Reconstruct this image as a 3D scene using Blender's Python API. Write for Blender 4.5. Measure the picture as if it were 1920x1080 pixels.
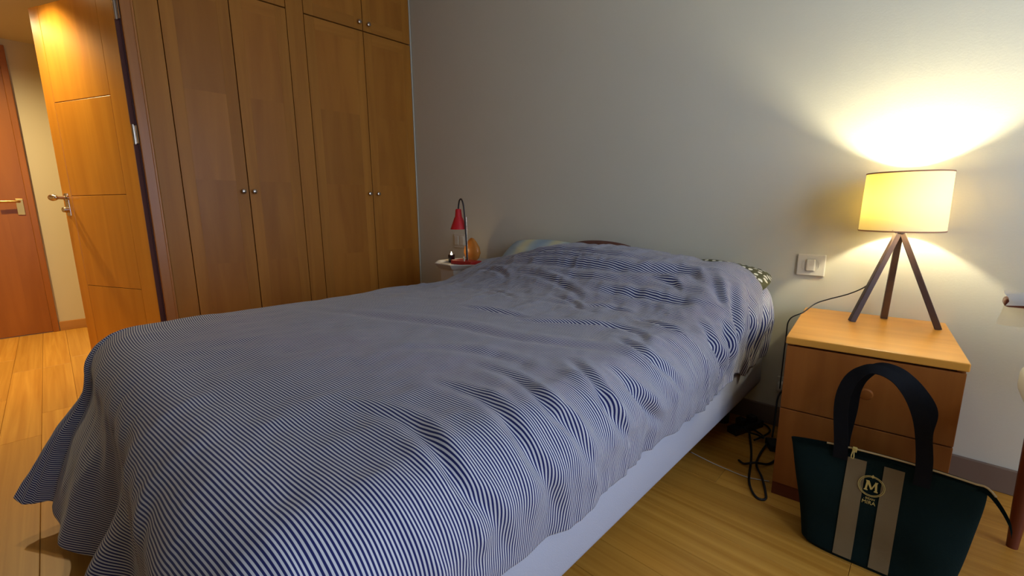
import bpy, bmesh, math, random
import numpy as np
from mathutils import Vector, Matrix
PI = math.pi
scene = bpy.context.scene
for o in list(bpy.data.objects):
    bpy.data.objects.remove(o, do_unlink=True)
C = scene.collection

# ------------------------------------------------------------------ camera
F_PX, PITCH, ROLL, YAW, EYE = 825.7, math.radians(10.353), math.radians(-0.393), math.radians(43.824), 0.96
d = Vector((-math.sin(YAW)*math.cos(PITCH), math.cos(YAW)*math.cos(PITCH), -math.sin(PITCH)))
r0 = Vector((math.cos(YAW), math.sin(YAW), 0)); u0 = r0.cross(d)
r = r0*math.cos(ROLL)+u0*math.sin(ROLL); u = -r0*math.sin(ROLL)+u0*math.cos(ROLL)
cam = bpy.data.cameras.new('camera'); cam.sensor_width = 36; cam.lens = F_PX/1920*36; cam.clip_start = 0.02
co = bpy.data.objects.new('camera', cam); C.objects.link(co)
M4 = Matrix((( r.x, u.x, -d.x, 0), (r.y, u.y, -d.y, 0), (r.z, u.z, -d.z, EYE), (0, 0, 0, 1)))
co.matrix_world = M4
scene.camera = co

# ------------------------------------------------------------------ light
vs = scene.view_settings
vs.view_transform = 'Standard'; vs.look = 'None'; vs.gamma = 1; vs.use_curve_mapping = False
vs.exposure = 0.45
world = bpy.data.worlds.new('dusk_sky'); scene.world = world; world.use_nodes = True
bg = world.node_tree.nodes['Background']; bg.inputs[0].default_value = (0.30, 0.42, 0.9, 1); bg.inputs[1].default_value = 0.25
DAY = 54.0          # daylight of the window in the right-hand wall
LAMP = 17.0          # bedside lamp
HALL = 55.0         # hall downlight
# dusk daylight arriving through the window opening (window_1) of the right-hand wall
al = bpy.data.lights.new('window_daylight', 'AREA'); al.shape = 'RECTANGLE'; al.size = 1.7; al.size_y = 1.9
al.energy = DAY; al.color = (0.60, 0.74, 1.0)
alo = bpy.data.objects.new('window_daylight', al); C.objects.link(alo)
alo.location = (1.50, 0.90, 1.25); alo.rotation_euler = (0, math.radians(90), 0)

# ------------------------------------------------------------------ helpers
def lin(c):
    return tuple(((v/255)/12.92 if v/255 <= .04045 else ((v/255+.055)/1.055)**2.4) for v in c)+(1,)

def mat(name, col, rough=.6, metal=0, spec=.5, noise=0, nscale=8, bump=0, bscale=60, coat=0):
    m = bpy.data.materials.new(name); m.use_nodes = True
    nt = m.node_tree; b = nt.nodes['Principled BSDF']
    c = lin(col)
    b.inputs['Base Color'].default_value = c
    b.inputs['Roughness'].default_value = rough; b.inputs['Metallic'].default_value = metal
    b.inputs['Specular IOR Level'].default_value = spec; b.inputs['Coat Weight'].default_value = coat
    tc = nt.nodes.new('ShaderNodeTexCoord')
    if noise:
        n = nt.nodes.new('ShaderNodeTexNoise'); n.inputs['Scale'].default_value = nscale; n.inputs['Detail'].default_value = 4
        mx = nt.nodes.new('ShaderNodeMix'); mx.data_type = 'RGBA'
        mx.inputs[6].default_value = tuple(v*(1-noise) for v in c[:3])+(1,); mx.inputs[7].default_value = tuple(min(1, v*(1+noise)) for v in c[:3])+(1,)
        nt.links.new(tc.outputs['Object'], n.inputs['Vector']); nt.links.new(n.outputs['Fac'], mx.inputs[0]); nt.links.new(mx.outputs[2], b.inputs['Base Color'])
    if bump:
        n = nt.nodes.new('ShaderNodeTexNoise'); n.inputs['Scale'].default_value = bscale; n.inputs['Detail'].default_value = 3
        bp = nt.nodes.new('ShaderNodeBump'); bp.inputs['Strength'].default_value = bump; bp.inputs['Distance'].default_value = .004
        nt.links.new(tc.outputs['Object'], n.inputs['Vector']); nt.links.new(n.outputs['Fac'], bp.inputs['Height']); nt.links.new(bp.outputs['Normal'], b.inputs['Normal'])
    return m

def wood(name, dark, light, axis='z', spec=.25, rough=.35, coat=.2, grain=26, var=.18, patch=.0, contrast=1):
    """veneer: long grain along an axis, a different shift and tint for every piece"""
    m = bpy.data.materials.new(name); m.use_nodes = True
    nt = m.node_tree; b = nt.nodes['Principled BSDF']
    tc = nt.nodes.new('ShaderNodeTexCoord'); oi = nt.nodes.new('ShaderNodeObjectInfo')
    mp = nt.nodes.new('ShaderNodeMapping')
    s = {'x': (1.1, grain, grain), 'y': (grain, 1.1, grain), 'z': (grain, grain, 1.1)}[axis]
    mp.inputs['Scale'].default_value = s
    mul = nt.nodes.new('ShaderNodeMath'); mul.operation = 'MULTIPLY'; mul.inputs[1].default_value = 37
    cb = nt.nodes.new('ShaderNodeCombineXYZ')
    nt.links.new(oi.outputs['Random'], mul.inputs[0])
    for i in range(3): nt.links.new(mul.outputs[0], cb.inputs[i])
    nt.links.new(cb.outputs[0], mp.inputs['Location']); nt.links.new(tc.outputs['Object'], mp.inputs['Vector'])
    n1 = nt.nodes.new('ShaderNodeTexNoise'); n1.inputs['Scale'].default_value = 1; n1.inputs['Detail'].default_value = 6; n1.inputs['Distortion'].default_value = .6
    nt.links.new(mp.outputs[0], n1.inputs['Vector'])
    rp = nt.nodes.new('ShaderNodeMapRange'); rp.inputs[1].default_value = .5-.22/contrast; rp.inputs[2].default_value = .5+.22/contrast
    nt.links.new(n1.outputs['Fac'], rp.inputs[0])
    mx = nt.nodes.new('ShaderNodeMix'); mx.data_type = 'RGBA'
    mx.inputs[6].default_value = lin(dark); mx.inputs[7].default_value = lin(light)
    nt.links.new(rp.outputs[0], mx.inputs[0])
    hs = nt.nodes.new('ShaderNodeHueSaturation')
    mr = nt.nodes.new('ShaderNodeMapRange'); mr.inputs[3].default_value = 1-var; mr.inputs[4].default_value = 1+var
    nt.links.new(oi.outputs['Random'], mr.inputs[0]); nt.links.new(mr.outputs[0], hs.inputs['Value'])
    nt.links.new(mx.outputs[2], hs.inputs['Color']); nt.links.new(hs.outputs[0], b.inputs['Base Color'])
    b.inputs['Roughness'].default_value = rough; b.inputs['Specular IOR Level'].default_value = spec; b.inputs['Coat Weight'].default_value = coat; b.inputs['Coat Roughness'].default_value = .25
    bp = nt.nodes.new('ShaderNodeBump'); bp.inputs['Strength'].default_value = .04; bp.inputs['Distance'].default_value = .002
    nt.links.new(n1.outputs['Fac'], bp.inputs['Height']); nt.links.new(bp.outputs['Normal'], b.inputs['Normal'])
    return m

def emit(name, col, strength):
    m = bpy.data.materials.new(name); m.use_nodes = True
    b = m.node_tree.nodes['Principled BSDF']
    b.inputs['Base Color'].default_value = (0, 0, 0, 1); b.inputs['Emission Color'].default_value = col+(1,) if len(col) == 3 else col
    b.inputs['Emission Strength'].default_value = strength
    return m

def obj(name, bm, m, parent=None, loc=None, rotz=0, smooth=False):
    me = bpy.data.meshes.new(name)
    if isinstance(bm, bmesh.types.BMesh):
        bmesh.ops.recalc_face_normals(bm, faces=bm.faces)
        bm.to_mesh(me); bm.free()
    else:
        me.from_pydata(bm[0], [], bm[1])
        b2 = bmesh.new(); b2.from_mesh(me); bmesh.ops.recalc_face_normals(b2, faces=b2.faces); b2.to_mesh(me); b2.free()
    if smooth:
        for p in me.polygons: p.use_smooth = True
        if smooth == 'auto': me.set_sharp_from_angle(angle=math.radians(38))
    o = bpy.data.objects.new(name, me); C.objects.link(o)
    if m: me.materials.append(m)
    if parent is not None: o.parent = parent
    if loc: o.location = loc
    if rotz: o.rotation_euler = (0, 0, rotz)
    return o

def tag(o, label, cat, group=None):
    o['label'] = label; o['category'] = cat
    if group: o['group'] = group
    return o

def thing(name, label, cat, loc=(0, 0, 0), rotz=0, group=None):
    o = bpy.data.objects.new(name, None); C.objects.link(o); o.empty_display_size = .1
    o.location = loc; o.rotation_euler = (0, 0, rotz)
    return tag(o, label, cat, group)

def struct(o):
    o['kind'] = 'structure'; return o

def sempty(name, loc=(0, 0, 0), rotz=0):
    o = bpy.data.objects.new(name, None); C.objects.link(o); o.location = loc; o.rotation_euler = (0, 0, rotz); o.empty_display_size = .1
    return struct(o)

def box(x0, x1, y0, y1, z0, z1, bev=0, bm=None, seg=2):
    b = bmesh.new()
    vs_ = [b.verts.new((x, y, z)) for z in (z0, z1) for y in (y0, y1) for x in (x0, x1)]
    for f in ((0, 1, 3, 2), (4, 6, 7, 5), (0, 4, 5, 1), (2, 3, 7, 6), (0, 2, 6, 4), (1, 5, 7, 3)):
        b.faces.new([vs_[i] for i in f])
    if bev: bmesh.ops.bevel(b, geom=b.edges[:], offset=bev, segments=seg, profile=.5, affect='EDGES')
    if bm is None: return b
    return merge(bm, b)

def merge(bm, b):
    me = bpy.data.meshes.new('t'); b.to_mesh(me); b.free(); bm.from_mesh(me); bpy.data.meshes.remove(me)
    return bm

def lathe(prof, n=32, center=(0, 0, 0), cap=True, bm=None, ax='z', close=False):
    b = bmesh.new(); rings = []
    for (rad, z) in prof:
        ring = []
        for i in range(n):
            a = 2*PI*i/n
            p = (rad*math.cos(a), rad*math.sin(a), z)
            if ax == 'x': p = (z, rad*math.cos(a), rad*math.sin(a))
            if ax == 'y': p = (rad*math.cos(a), z, rad*math.sin(a))
            ring.append(b.verts.new((p[0]+center[0], p[1]+center[1], p[2]+center[2])))
        rings.append(ring)
    m = len(rings)
    for k in range(m if close else m-1):
        A, B = rings[k], rings[(k+1) % m]
        for i in range(n): b.faces.new((A[i], A[(i+1) % n], B[(i+1) % n], B[i]))
    if cap and not close:
        b.faces.new(rings[0][::-1]); b.faces.new(rings[-1])
    if bm is None: return b
    return merge(bm, b)

def smooth_path(pts, n=8):
    """Catmull-Rom through the points"""
    P = [Vector(p) for p in pts]; out = []
    for i in range(len(P)-1):
        p0 = P[max(i-1, 0)]; p1 = P[i]; p2 = P[i+1]; p3 = P[min(i+2, len(P)-1)]
        for k in range(n):
            t = k/n
            out.append(.5*((2*p1)+(p2-p0)*t+(2*p0-5*p1+4*p2-p3)*t*t+(3*p1-p0-3*p2+p3)*t**3))
    out.append(P[-1]); return out

def tube(pts, rad, n=8, bm=None, cap=True):
    P = [Vector(p) for p in pts]; b = bmesh.new(); rings = []
    rads = rad if isinstance(rad, (list, tuple)) else [rad]*len(P)
    prev = None
    for i, p in enumerate(P):
        t = (P[min(i+1, len(P)-1)]-P[max(i-1, 0)]).normalized()
        if prev is None:
            a = Vector((0, 0, 1)) if abs(t.z) < .9 else Vector((1, 0, 0)); x = t.cross(a).normalized()
        else:
            x = (prev-t*prev.dot(t)).normalized()
        y = t.cross(x); prev = x
        rings.append([b.verts.new(p+(x*math.cos(2*PI*k/n)+y*math.sin(2*PI*k/n))*rads[i]) for k in range(n)])
    for A, B in zip(rings, rings[1:]):
        for i in range(n): b.faces.new((A[i], A[(i+1) % n], B[(i+1) % n], B[i]))
    if cap: b.faces.new(rings[0][::-1]); b.faces.new(rings[-1])
    if bm is None: return b
    return merge(bm, b)

def bar(p0, p1, w0, w1, d0=None, d1=None, up=(0, 1, 0), bm=None, bev=.0015):
    """a straight bar with a rectangular section from p0 to p1"""
    p0, p1 = Vector(p0), Vector(p1); t = (p1-p0).normalized(); x = t.cross(Vector(up)).normalized(); y = x.cross(t)
    d0 = d0 or w0; d1 = d1 or w1; b = bmesh.new(); R = []
    for p, w, dd in ((p0, w0, d0), (p1, w1, d1)):
        R.append([b.verts.new(p+x*sx*w/2+y*sy*dd/2) for sx, sy in ((-1, -1), (1, -1), (1, 1), (-1, 1))])
    b.faces.new(R[0][::-1]); b.faces.new(R[1])
    for i in range(4): b.faces.new((R[0][i], R[0][(i+1) % 4], R[1][(i+1) % 4], R[1][i]))
    if bev: bmesh.ops.bevel(b, geom=b.edges[:], offset=bev, segments=1, affect='EDGES')
    if bm is None: return b
    return merge(bm, b)

def prism(poly, y0, y1, bm=None, bev=0):
    """polygon in x,z extruded along y"""
    b = bmesh.new(); A = [b.verts.new((x, y0, z)) for x, z in poly]; B = [b.verts.new((x, y1, z)) for x, z in poly]
    b.faces.new(A); b.faces.new(B[::-1])
    n = len(poly)
    for i in range(n): b.faces.new((A[i], B[i], B[(i+1) % n], A[(i+1) % n]))
    if bev: bmesh.ops.bevel(b, geom=b.edges[:], offset=bev, segments=2, affect='EDGES')
    if bm is None: return b
    return merge(bm, b)

def sst(a, b, x):
    t = np.clip((x-a)/(b-a), 0, 1); return t*t*(3-2*t)

_rs = np.random.RandomState(7); _tab = _rs.rand(256, 256)
def vnoise(x, y):
    xi = np.floor(x).astype(int); yi = np.floor(y).astype(int); fx = x-xi; fy = y-yi
    fx = fx*fx*(3-2*fx); fy = fy*fy*(3-2*fy)
    g = lambda a, b: _tab[a % 256, b % 256]
    return (g(xi, yi)*(1-fx)+g(xi+1, yi)*fx)*(1-fy)+(g(xi, yi+1)*(1-fx)+g(xi+1, yi+1)*fx)*fy-.5

# ------------------------------------------------------------------ materials
M_wall = mat('wall_paint', (209, 204, 183), .85, spec=.15, noise=.03, nscale=3, bump=.10, bscale=180)
M_hallwall = mat('hall_wall_paint', (205, 192, 160), .85, spec=.2, noise=.03, nscale=2)
M_ceil = mat('ceiling_paint', (215, 213, 205), .9, spec=.1)
M_white = mat('white_lacquer', (200, 196, 184), .45, noise=.04)
M_plastic = mat('white_plastic', (214, 208, 190), .4)
M_sub = mat('joint_dark', (58, 38, 18), .8)
M_gap = mat('cabinet_interior', (40, 20, 12), .9)
M_plank = wood('plank_wood', (178, 120, 40), (206, 150, 62), 'x', rough=.42, coat=.08, grain=42, var=.10)
M_ward = wood('wardrobe_veneer', (164, 104, 34), (184, 122, 44), 'z', rough=.5, coat=.04, grain=18, var=.08)
M_wardh = wood('wardrobe_veneer_cross', (162, 102, 34), (182, 120, 44), 'y', rough=.48, coat=.04, grain=14, var=.08)
M_trim = wood('architrave_wood', (172, 108, 50), (190, 124, 60), 'z', rough=.45, grain=30, var=.05)
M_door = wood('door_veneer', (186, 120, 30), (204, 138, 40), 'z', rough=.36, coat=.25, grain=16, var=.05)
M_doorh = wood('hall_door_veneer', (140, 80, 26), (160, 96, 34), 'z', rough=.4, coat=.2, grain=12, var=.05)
M_jamb_shaded = mat('jamb_shaded', (92, 52, 44), .6, noise=.1)  # purple-brown carries the shade of the door frame in its colour
M_base = wood('baseboard_wood', (170, 118, 60), (190, 136, 74), 'y', rough=.4, grain=30, var=.03)
M_baseb = mat('baseboard_painted', (118, 98, 82), .5, noise=.05)
M_night_shaded = wood('nightstand_veneer_shaded', (144, 82, 30), (162, 98, 38), 'z', rough=.5, coat=.02, grain=22, var=.04)  # same wood as the top, darkened because the front lies in shade
M_night_lit = wood('nightstand_veneer_lit', (208, 142, 54), (224, 158, 66), 'x', rough=.33, coat=.2, grain=22, var=.02)  # lit copy of the nightstand wood, brightness put into the colour
M_plinth = wood('plinth_wood', (96, 44, 22), (116, 56, 28), 'x', rough=.5, grain=20, var=.02)
M_steel = mat('brushed_nickel', (190, 176, 160), .25, metal=1)
M_brass = mat('aged_brass', (200, 160, 90), .3, metal=1)
M_black = mat('black_cable', (22, 20, 20), .5)
M_lampwood = mat('dark_lamp_wood', (62, 46, 44), .42, noise=.12, nscale=30)
M_box = mat('box_spring_fabric', (168, 168, 176), .9, spec=.1, bump=.25, bscale=500)
M_matt = mat('mattress_fabric', (205, 203, 198), .9)
M_dark = mat('dark_leg', (40, 30, 26), .5)

# ------------------------------------------------------------------ setting
# floor: laminate planks along X, in courses 0.1268 m wide
fl = struct(obj('floor', box(-5.06, 1.35, -2.8, 2.12, -.05, -.004), M_sub))
rng = random.Random(5); PW = .1268; pcache = {}
def plank_mesh(L, W):
    key = (round(L, 3), round(W, 3))
    if key not in pcache:
        b = box(0, L, 0, W, -.012, 0)
        bmesh.ops.bevel(b, geom=[e for e in b.edges if all(v.co.z > -.001 for v in e.verts)], offset=.0011, segments=1, affect='EDGES')
        me = bpy.data.meshes.new('plank'); bmesh.ops.recalc_face_normals(b, faces=b.faces); b.to_mesh(me); b.free(); me.materials.append(M_plank); pcache[key] = me
    return pcache[key]
LEN = [1.2, .6, .9, 1.2]
k = -22
while True:
    y0 = -.014+k*PW
    if y0 >= 2.12: break
    y1 = min(y0+PW, 2.12)
    x = -5.06; L = rng.choice([.35, .55, .8, 1.0, 1.15])
    if y0 > -2.81:
        while x < 1.35:
            e = min(x+L, 1.35)
            p = bpy.data.objects.new('plank', plank_mesh(e-x-.0009, y1-y0-.0009)); C.objects.link(p); p.parent = fl; p.location = (x, y0, 0)
            x = e; L = rng.choice(LEN)
    k += 1

struct(obj('wall_back', box(-3.75, 1.35, 2.12, 2.24, 0, 2.55), M_wall))
struct(obj('wall_front', box(-3.21, 1.47, -2.92, -2.8, 0, 2.55), M_wall))
struct(obj('ceiling', box(-3.75, 1.47, -2.92, 2.24, 2.55, 2.65), M_ceil))
# right-hand wall with the window opening (behind and beside the camera)
wb = box(1.35, 1.47, -2.92, 0, 0, 2.55); box(1.35, 1.47, 1.8, 2.24, 0, 2.55, bm=wb); box(1.35, 1.47, 0, 1.8, 2.25, 2.55, bm=wb); box(1.35, 1.47, 0, 1.8, 0, .25, bm=wb)
struct(obj('wall_right', wb, M_wall))
win = sempty('window_1', (1.41, .90, .25))
fb = box(-.03, .03, -.9, -.84, 0, 2.0); box(-.03, .03, .84, .9, 0, 2.0, bm=fb); box(-.03, .03, -.9, .9, 1.94, 2.0, bm=fb); box(-.03, .03, -.9, .9, 0, .06, bm=fb); box(-.03, .03, -.03, .03, 0, 2.0, bm=fb)
obj('window_frame', fb, M_white, win)
M_pane = bpy.data.materials.new('window_glass'); M_pane.use_nodes = True
nt = M_pane.node_tree; nt.nodes.remove(nt.nodes['Principled BSDF'])
tr = nt.nodes.new('ShaderNodeBsdfTransparent'); gl = nt.nodes.new('ShaderNodeBsdfGlossy'); gl.inputs['Roughness'].default_value = .02; ms = nt.nodes.new('ShaderNodeMixShader'); ms.inputs[0].default_value = .06
nt.links.new(tr.outputs[0], ms.inputs[1]); nt.links.new(gl.outputs[0], ms.inputs[2]); nt.links.new(ms.outputs[0], nt.nodes['Material Output'].inputs[0])
for y0 in (-.84, .03): obj('pane', box(-.003, .003, y0, y0+.81, .06, 1.94), M_pane, win)
# left wall: only the doorway surround is wall, the rest is the built-in wardrobe
lw = box(-3.21, -3.09, -2.92, -.38, 0, 2.55); box(-3.21, -3.09, -.38, .39, 2.08, 2.55, bm=lw)
struct(obj('wall_left', lw, M_wall))
# hall behind the doorway
struct(obj('wall_hall_end', box(-5.18, -5.06, -1.72, 1.6, 0, 2.30), M_hallwall))
struct(obj('wall_hall_side', box(-5.18, -3.76, 1.5, 1.62, 0, 2.30), M_hallwall))
struct(obj('wall_hall_near', box(-5.18, -3.21, -1.72, -1.6, 0, 2.30), M_hallwall))
struct(obj('wall_hall_inner', box(-3.80, -3.752, .40, 1.5, 0, 2.30), M_hallwall))
struct(obj('ceiling_hall', box(-5.18, -3.21, -1.72, 1.62, 2.19, 2.30), M_hallwall))
struct(obj('baseboard_hall', box(-5.06, -5.046, -.045, 1.5, 0, .075, bev=.003), M_base))
struct(obj('baseboard_back', box(-3.09, 1.35, 2.106, 2.12, 0, .088, bev=.003), M_baseb))
struct(obj('baseboard_right', box(1.336, 1.35, -2.8, 2.106, 0, .088, bev=.003), M_baseb))
# door lining and architrave between the doorway and the wardrobe
t1 = sempty('trim_1', (-3.09, .39, 0))
obj('door_lining', box(-.12, -.012, .0, .012, 0, 2.08), M_jamb_shaded, t1)
ch = box(-.012, .012, .004, .058, 0, 2.13, bev=.004)
obj('architrave', ch, M_trim, t1)
obj('architrave_bead', box(-.012, .016, .047, .058, 0, 2.13, bev=.003), M_trim, t1)
t2 = sempty('trim_2', (-3.09, -.38, 0))
obj('door_lining', box(-.12, 0, -.012, .0, 0, 2.08), M_jamb_shaded, t2)
obj('architrave', box(0, .012, -.075, -.004, 0, 2.13, bev=.004), M_trim, t2)
obj('head_architrave', box(0, .012, -.004, .77, 2.07, 2.13, bev=.004), M_trim, t2)

# bedroom door standing open into the hall: local x runs from the free edge to the hinges, -y faces the bedroom
DA = math.atan2(.41, .913)
d1 = sempty('door_1', (-3.735, .083, 0), DA)
DW, DH = .695, 2.05
obj('core', box(.002, DW-.002, .003, .040, .008, DH), M_sub, d1)
obj('stile', box(0, .083, 0, .043, .006, DH, bev=.0015), M_door, d1)
obj('stile', box(.573, DW, 0, .043, .006, DH, bev=.0015), M_door, d1)
for a, b_ in ((.006, .517), (.517, 1.044), (1.044, 1.555), (1.555, DH)):
    obj('panel', box(.0845, .5715, .0005, .0425, a+.0015, b_-.0015, bev=.0015), M_door, d1)
obj('hinge_edge_shade', box(DW, DW+.002, .001, .042, .006, DH), M_jamb_shaded, d1)  # dark strip painting the shaded gap along the door edge
kn = obj('handle', lathe([(.022, .0), (.022, -.007), (.010, -.010), (.010, -.045)], 24, (.036, 0, 1.034), ax='y'), M_steel, d1, smooth='auto')
kb = bmesh.new(); bmesh.ops.create_uvsphere(kb, u_segments=24, v_segments=14, radius=1)
bmesh.ops.scale(kb, vec=(.036, .018, .019), verts=kb.verts); bmesh.ops.translate(kb, vec=(.022, -.055, 1.034), verts=kb.verts)
obj('knob', kb, M_steel, kn, smooth=True)
obj('backplate', box(.018, .054, -.003, 0, .93, 1.06, bev=.001), M_steel, d1)
obj('lock_knob', lathe([(.017, 0), (.017, -.012), (.014, -.024), (.006, -.028)], 20, (.036, -.003, .965), ax='y'), M_steel, d1, smooth='auto')
for z in (.22, 1.35, 1.95):
    h = obj('hinge', lathe([(.008, -.05), (.008, .05)], 12, (DW+.008, .006, z)), M_steel, d1, smooth='auto')
    obj('hinge_leaf', box(DW, DW+.030, .008, .011, z-.045, z+.045), M_steel, h)

# closed door on the far side of the hall
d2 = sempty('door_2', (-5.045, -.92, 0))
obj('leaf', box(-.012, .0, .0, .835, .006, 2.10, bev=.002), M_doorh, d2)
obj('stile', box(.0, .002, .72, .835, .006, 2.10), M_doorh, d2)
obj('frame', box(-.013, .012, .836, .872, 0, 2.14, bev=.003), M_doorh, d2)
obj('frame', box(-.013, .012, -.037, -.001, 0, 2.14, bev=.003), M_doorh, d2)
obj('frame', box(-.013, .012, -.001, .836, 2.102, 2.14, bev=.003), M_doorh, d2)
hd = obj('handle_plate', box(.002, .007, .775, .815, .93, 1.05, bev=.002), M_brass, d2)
obj('lever', tube(smooth_path([(.004, .795, 1.03), (.04, .795, 1.03), (.047, .785, 1.03), (.05, .75, 1.03), (.05, .685, 1.028)], 5), .0085, 10), M_brass, hd, smooth=True)

# ------------------------------------------------------------------ built-in wardrobe (faces +x)
W = thing('wardrobe', 'tall built-in wardrobe of honey brown veneer with two pairs of doors', 'wardrobe', (-3.09, .45, 0))
Y = lambda y: y-.45
obj('carcass', box(-.60, -.025, 0, Y(2.116), 0, 2.53), M_gap, W)
def ward_panel(nm, y0, y1, z0, z1, m=None, dx=0, parent=W):
    return obj(nm, box(-.025, dx, Y(y0), Y(y1), z0, z1, bev=.0012), m or M_ward, parent)
ward_panel('pilaster', .4505, .5525, 0, 2.53)
ward_panel('pilaster', 1.2035, 1.3085, 0, 2.53)
ward_panel('end_strip', 2.108, 2.117, 0, 2.53, M_wall, .002)
ward_panel('plinth', .556, 1.2, 0, .07, None, -.02); ward_panel('plinth', 1.312, 2.105, 0, .07, None, -.02)
knob_prof = [(.006, 0), (.006, .012), (.0125, .017), (.0145, .023), (.0125, .029), (.006, .032)]
def ward_door(y0, y1, z0, z1, ky, kz):
    """door whose veneer frame stands a hair proud of its cross-grained centre panel"""
    dn = obj('door', box(-.022, -.004, Y(y0), Y(y1), z0, z1), M_ward, W)
    fw = .062
    obj('stile', box(-.004, 0, Y(y0), Y(y0)+fw, z0, z1, bev=.0008), M_ward, dn); obj('stile', box(-.004, 0, Y(y1)-fw, Y(y1), z0, z1, bev=.0008), M_ward, dn)
    obj('rail', box(-.004, 0, Y(y0)+fw, Y(y1)-fw, z1-.075, z1, bev=.0008), M_wardh, dn); obj('rail', box(-.004, 0, Y(y0)+fw, Y(y1)-fw, z0, z0+.075, bev=.0008), M_wardh, dn)
    # centre veneer, laid in lengths
    zs = [z0+.075]
    step = (z1-z0-.15)/max(1, round((z1-z0-.15)/.46))
    while zs[-1] < z1-.075-.01: zs.append(zs[-1]+step)
    for a, b_ in zip(zs, zs[1:]):
        obj('veneer_panel', box(-.004, -.0004, Y(y0)+fw, Y(y1)-fw, a, b_), M_wardp, dn)
    obj('knob', lathe(knob_prof, 20, (0, Y(ky), kz), ax='x'), M_steel, dn, smooth='auto')
M_wardp = wood('wardrobe_veneer_panel', (158, 98, 32), (178, 116, 42), 'z', rough=.45, coat=.06, grain=10, var=.07)
G = .003
for (a, b_, ky) in ((.556, .8845, .852), (.8885, 1.2, .912), (1.312, 1.7175, 1.688), (1.7215, 2.105, 1.757)):
    ward_door(a+.0005, b_-.0005, .075, 2.186, ky, 1.068)
    ward_door(a+.0005, b_-.0005, 2.194, 2.525, ky, 2.238)

# ------------------------------------------------------------------ bed
bed = thing('bed', 'white fabric box spring bed base below the striped duvet', 'bed', (-1.20, 1.08, 0))
bb = box(-.715, .715, -1.0, 1.03, .178, .345, bev=.022, seg=3)
obj('box_spring', bb, M_box, bed, smooth='auto')
obj('mattress', box(-.70, .70, -.98, 1.02, .346, .525, bev=.05, seg=4), M_matt, bed, smooth='auto')
for sx, sy in ((-.62, -.9), (.62, -.9), (-.62, .92), (.60, .92), (0, -.9), (0, .92)):
    obj('leg', lathe([(.026, 0), (.032, .179)], 16, (sx, sy, 0)), M_dark, bed, smooth='auto')

# striped duvet: cloth coordinates S (across the bed) and T (along it) mapped over mattress and pillows
XL, XR, YF = -1.875, -0.578, 0.16
NS, NT = 480, 500
def ztop(x, y):
    z = 0.577+0.012*np.sin(np.pi*np.clip((x+1.9)/1.4, 0, 1))
    h = sst(1.38, 1.84, y)
    amp = 0.085+0.102*sst(-1.95, -1.30, x)-0.042*sst(-1.05, -.58, x)
    return z+h*amp-0.09*sst(1.90, 2.06, y)-.020*sst(.65, .10, y)*sst(-1.75, -1.2, x)
def base(S, T):
    hdm = sst(1.38, 1.84, T); xr = XR-0.06*hdm; xl = XL+0.01*hdm
    bx = np.clip(S, XL, XR); by = np.maximum(T, YF); dx = S-bx; dy = T-by
    px = bx+(xr-XR)*np.clip((bx+1.2)/(XR+1.2), 0, 1)+(xl-XL)*np.clip((-1.2-bx)/(-1.2-XL), 0, 1)
    zt = ztop(px, by); dd = np.hypot(dx, dy)+1e-9; nx = dx/dd; ny = dy/dd
    rw = np.clip(nx, 0, 1); lw_ = np.clip(-nx, 0, 1); fw = np.clip(-ny, 0, 1)
    rr = 0.125+0.07*hdm*rw
    sc = 1+((zt-0.325)/.245-1)*rw*(1-fw); dd = dd*sc
    corner = lw_*fw*2
    dd = np.where((dx < 0) & (dy < 0), dd*(.46*lw_**2+.60*fw**2+.02*corner)/np.minimum(.46/np.maximum(lw_, 1e-3), .60/np.maximum(fw, 1e-3)), dd); crt = rw*fw*2
    kk = -0.13*rw**2*(1-.6*crt)-0.10*lw_**2-0.02*fw**2+0.27*corner+.10*crt
    kk = kk+.36*fw**2*sst(-1.40, -1.62, S)*sst(.15, .4, -dy)+0.34*np.exp(-((S+1.27)/.10)**2)*fw**2*sst(.25, .52, -dy)+.03*np.sin(S*16)*fw**2
    q = np.pi*rr/2; a = np.clip(dd/rr, 0, np.pi/2)
    out = rr*np.sin(a)+np.maximum(dd-q, 0)*kk
    down = rr*(1-np.cos(a))+np.maximum(dd-q, 0)*np.sqrt(1-np.clip(kk, -.9, .9)**2)
    X = px+out*(nx+.40*corner); Yy = by+out*(ny-.25*corner); Z = np.maximum(zt-down, 0.012+.01*np.sin(S*9)**2)
    return X, Yy, Z
s_ = np.linspace(XL-.46, XR+.305, NS); t_ = np.linspace(YF-.60, 2.03, NT)
S, T = np.meshgrid(s_, t_)
# the hem on the right-hand side is not straight
hemw = .022*(vnoise(T*5, T*0+3.3)+.25*vnoise(T*13, T*0+8.1))
S2 = S+np.where(S > XR, (S-XR)/.335, 0)*hemw*2
X, Yv, Z = base(S2, T)
P = np.stack([X, Yv, Z], -1)
def normals(P):
    a = np.gradient(P, axis=1); b = np.gradient(P, axis=0); n = np.cross(a, b); return n/(np.linalg.norm(n, axis=-1, keepdims=True)+1e-12)
N = normals(P)
H = np.zeros_like(S)
# soft quilting and small wrinkles
H += .010*vnoise(S*3.2+4, T*2.6)+.006*vnoise(S*8+11, T*6.5+3)
head = sst(.95, 1.5, T)
H += (.0035+.007*head)*vnoise(S*22+.7*np.sin(T*9), T*17+5)+(.0012+.003*head)*vnoise(S*46, T*40+9)
# gathers of the side that hangs on the right
side = sst(-.70, -.46, S)
gy = T-.20*(S+.4)+.03*vnoise(S*6, T*5)
H += side*(.6+.4*sst(-.5, -.3, S))*(.024*vnoise(gy*7, S*1.3+20)+.034*(.22-np.abs(vnoise(gy*10.5+3, S*1.1+40)))+.022*(.22-np.abs(vnoise(gy*21, S*1.8+31)))+.005*vnoise(gy*44, S*4+31))*1.15
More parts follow.
